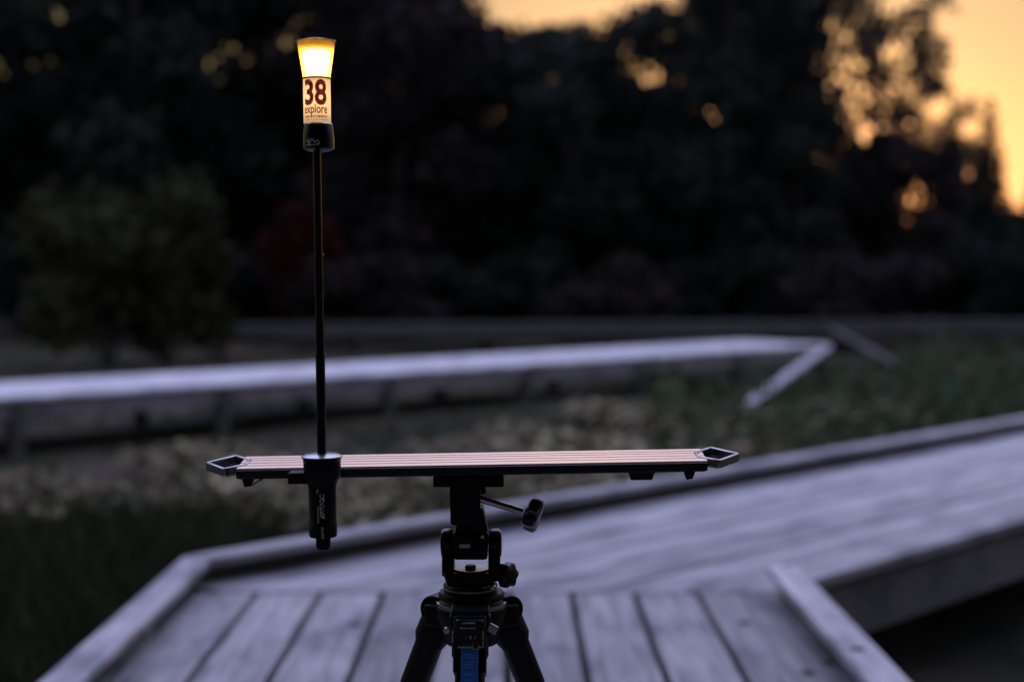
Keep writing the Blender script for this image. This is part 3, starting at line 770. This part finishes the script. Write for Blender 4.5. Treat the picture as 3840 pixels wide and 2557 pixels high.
cl = MB(); cl.box((-.0235, .006, sz(1791)), (.027,.022,.0125)); cl.box((-.004,.028,sz(1800)), (.030,.036,.008)); cl.build('clamp', M['black'], stick, .0016)
# printed lettering down the grip, too fine to read
def wrap(x, r): return Vector((r*math.sin(x/r), -r*math.cos(x/r), 0))
rg = random.Random(5)
def strokes(cols_, name, mat_, r, parent, w=.0007):
    m = MB()
    for (x0, x1, za, zb, dens) in cols_:
        z = za
        while z > zb:
            hh = rg.uniform(.0007,.0013)*dens
            xa = x0 + (x1-x0)*rg.choice((0,0,.0,.25)); xb = x1 - (x1-x0)*rg.choice((0,0,.3,.55))
            pa, pb_ = wrap(xa, r), wrap(xb, r)
            m.add([(pa.x,pa.y,z),(pb_.x,pb_.y,z),(pb_.x,pb_.y,z-hh),(pa.x,pa.y,z-hh)], [(0,1,2,3)])
            if rg.random() < .7:
                q = xa if rg.random() < .5 else xb-.0005
                pa, pb_ = wrap(q, r), wrap(q+.0006, r)
                m.add([(pa.x,pa.y,z),(pb_.x,pb_.y,z),(pb_.x,pb_.y,z-hh*2.2),(pa.x,pa.y,z-hh*2.2)], [(0,1,2,3)])
            z -= hh + rg.uniform(.0002,.0004)
    return tag(m.build(name, mat_, parent), kind='stuff')
strokes([(-.0012,.0038, sz(1845), sz(1930), 1.0)], 'lettering', M['print'], .01505, stick)
strokes([(-.0048,-.0022, sz(1826), sz(1842), .9), (-.0042,-.0020, sz(1890), sz(1950), .7), (.0000,.0030, sz(1966), sz(2008), .6)], 'small_print', M['printdim'], .0153, stick)
# telescoping sections with their collars
secs = [(1699, 1330, .0051), (1330, 955, .0047), (955, 568, .0044)]
for a, b2, r in secs:
    MB().lathe([(r,sz(a)),(r,sz(b2))], 24).build('tube_section', M['blackgloss'], stick)
for y_, r in ((1330,.0055), (955,.0051)):
    MB().lathe([(r-.0006,sz(y_+5)),(r,sz(y_+4)),(r,sz(y_-4)),(r-.0006,sz(y_-5))], 24).build('collar', M['black'], stick)
    MB().lathe([(.0003,-.0004),(.0008,-.0003),(.0008,.0003),(.0003,.0004)], 10, (r+.0002, -.001, sz(y_)), 'X').build('collar_pin', M['steel'], stick)

# ------------------------------------------------------------------ lantern on top of the stick
lroot_p = at(1192, 566, S_Y)
lan = empty('lantern', lroot_p); lan.rotation_mode = 'QUATERNION'; lan.rotation_quaternion = stick_rot
tag(lan, 'small lit lantern with glowing white head and a 38 label atop the stick', 'lantern')
def lz(py): return (566-py)*KS
MB().lathe([(.0060,lz(572)),(.0120,lz(568)),(.0168,lz(560)),(.0170,lz(530)),(.0158,lz(482)),(.0150,lz(470)),(.001,lz(470))], 44, (.0012,0,0)).build('base_cap', M['blackgloss'], lan)
MB().lathe([(.0149,lz(473)),(.0153,lz(471)),(.0153,lz(468)),(.0148,lz(466))], 44, (.0008,0,0)).build('base_ring', M['steel'], lan)
# translucent sleeve (open tube with thickness)
r0, r1_ = .0146, .0134
MB().lathe([(r1_,lz(466)),(r0,lz(466)),(r0,lz(303)),(r1_,lz(303))], 56).build('sleeve', M['sleeve'], lan)
MB().lathe([(.0030,lz(440)),(.0034,lz(430)),(.0034,lz(310)),(.0030,lz(306))], 16).build('added_glow_rod', M['sleeve_glow'], lan)  # unseen glowing rod added inside the sleeve to light the label
MB().lathe([(.0148,lz(303)),(.0151,lz(302)),(.0151,lz(297)),(.0148,lz(296))], 48).build('neck_ring', M['black'], lan)
shell = [(.0147,lz(296)),(.0152,lz(280)),(.0165,lz(250)),(.0178,lz(222)),(.0188,lz(200)),(.0196,lz(178)),(.0200,lz(165))]
MB().lathe(shell + [(r-.0012, z) for r, z in reversed(shell)], 56).build('diffuser', M['shell'], lan)
MB().lathe([(.0105,lz(294)),(.0118,lz(280)),(.0142,lz(225)),(.0150,lz(208)),(.0135,lz(202)),(.0060,lz(206)),(.001,lz(206))], 40).build('light_core', M['glow'], lan)
MB().lathe([(.001,lz(197)),(.0150,lz(197)),(.0152,lz(195)),(.001,lz(194))], 40).build('added_baffle', M['steel'], lan)  # unseen disc added to keep light off the top of the shell
MB().lathe([(.0206,lz(165)),(.0216,lz(163.5)),(.0216,lz(161)),(.0150,lz(156)),(.0060,lz(152.5)),(.001,lz(152))], 56).build('top_cap', M['darksteel'], lan)
# printed label, wrapped on the sleeve
def text_on(body, size, sx, x_c, z_base, r, name, mat_, parent, bold=0.0):
    cu = bpy.data.curves.new(name, 'FONT'); cu.body = body; cu.size = size; cu.align_x = 'CENTER'; cu.offset = bold; cu.resolution_u = 4
    tmp = bpy.data.objects.new('tmp', cu); col.objects.link(tmp)
    dg = bpy.context.evaluated_depsgraph_get(); me = bpy.data.meshes.new_from_object(tmp.evaluated_get(dg))
    bpy.data.objects.remove(tmp); bpy.data.curves.remove(cu)
    bm = bmesh.new(); bm.from_mesh(me)
    for v in bm.verts:
        p = wrap(x_c + v.co.x*sx, r); v.co = Vector((p.x, p.y, z_base + v.co.y))
    bm.to_mesh(me); bm.free(); me.name = name; me.materials.clear(); me.materials.append(mat_)
    return link(name, me, parent)
text_on('38', .0362, .74, -.0004, lz(398), r0+.0004, 'number_print', M['ink'], lan, .0011)
text_on('explore', .0132, .68, -.0002, lz(431), r0+.0003, 'word_print', M['ink'], lan, .0002)
mm = MB()
for (za, zb) in ((440, 448), (453, 457)):
    x = -.0135
    while x < .0135:
        w = rg.uniform(.0004,.0011); pa, pb_ = wrap(x, r0+.0003), wrap(x+w, r0+.0003); a_, b_ = lz(za+rg.uniform(0,2)), lz(zb-rg.uniform(0,2))
        mm.add([(pa.x,pa.y,a_),(pb_.x,pb_.y,a_),(pb_.x,pb_.y,b_),(pa.x,pa.y,b_)], [(0,1,2,3)]); x += w + rg.uniform(.0002,.0005) + (rg.random() < .12)*.001
tag(mm.build('small_print', M['ink'], lan), kind='stuff')
# brush-like mark on the black base
mk = MB()
for (xa, za, xb, zb, w) in ((-.0125,536,-.0085,527,.0008),(-.012,531,-.0072,540,.0009),(-.0098,545,-.0052,530,.0008),(-.0075,529,-.0040,529,.0008),(-.0045,528,-.0020,541,.0009),(-.0025,541,.0012,531,.0009),(.0005,531,.0030,541,.0009),(-.0122,549,-.0055,549,.0011),(-.0046,549,.0030,547,.0009),(-.011,540,-.0075,543,.0007),(-.001,545,.0035,544,.0008)):
    pa, pb_ = wrap(xa, .01725), wrap(xb, .01725); pa.z, pb_.z = lz(za), lz(zb); pa.x += .0012; pb_.x += .0012
    d = (pb_-pa); nrm = Vector((d.z, 0, -d.x)).normalized()*w*.6
    mk.add([pa+nrm, pb_+nrm, pb_-nrm, pa-nrm], [(0,1,2,3)])
mk.build('emblem', M['print'], lan)
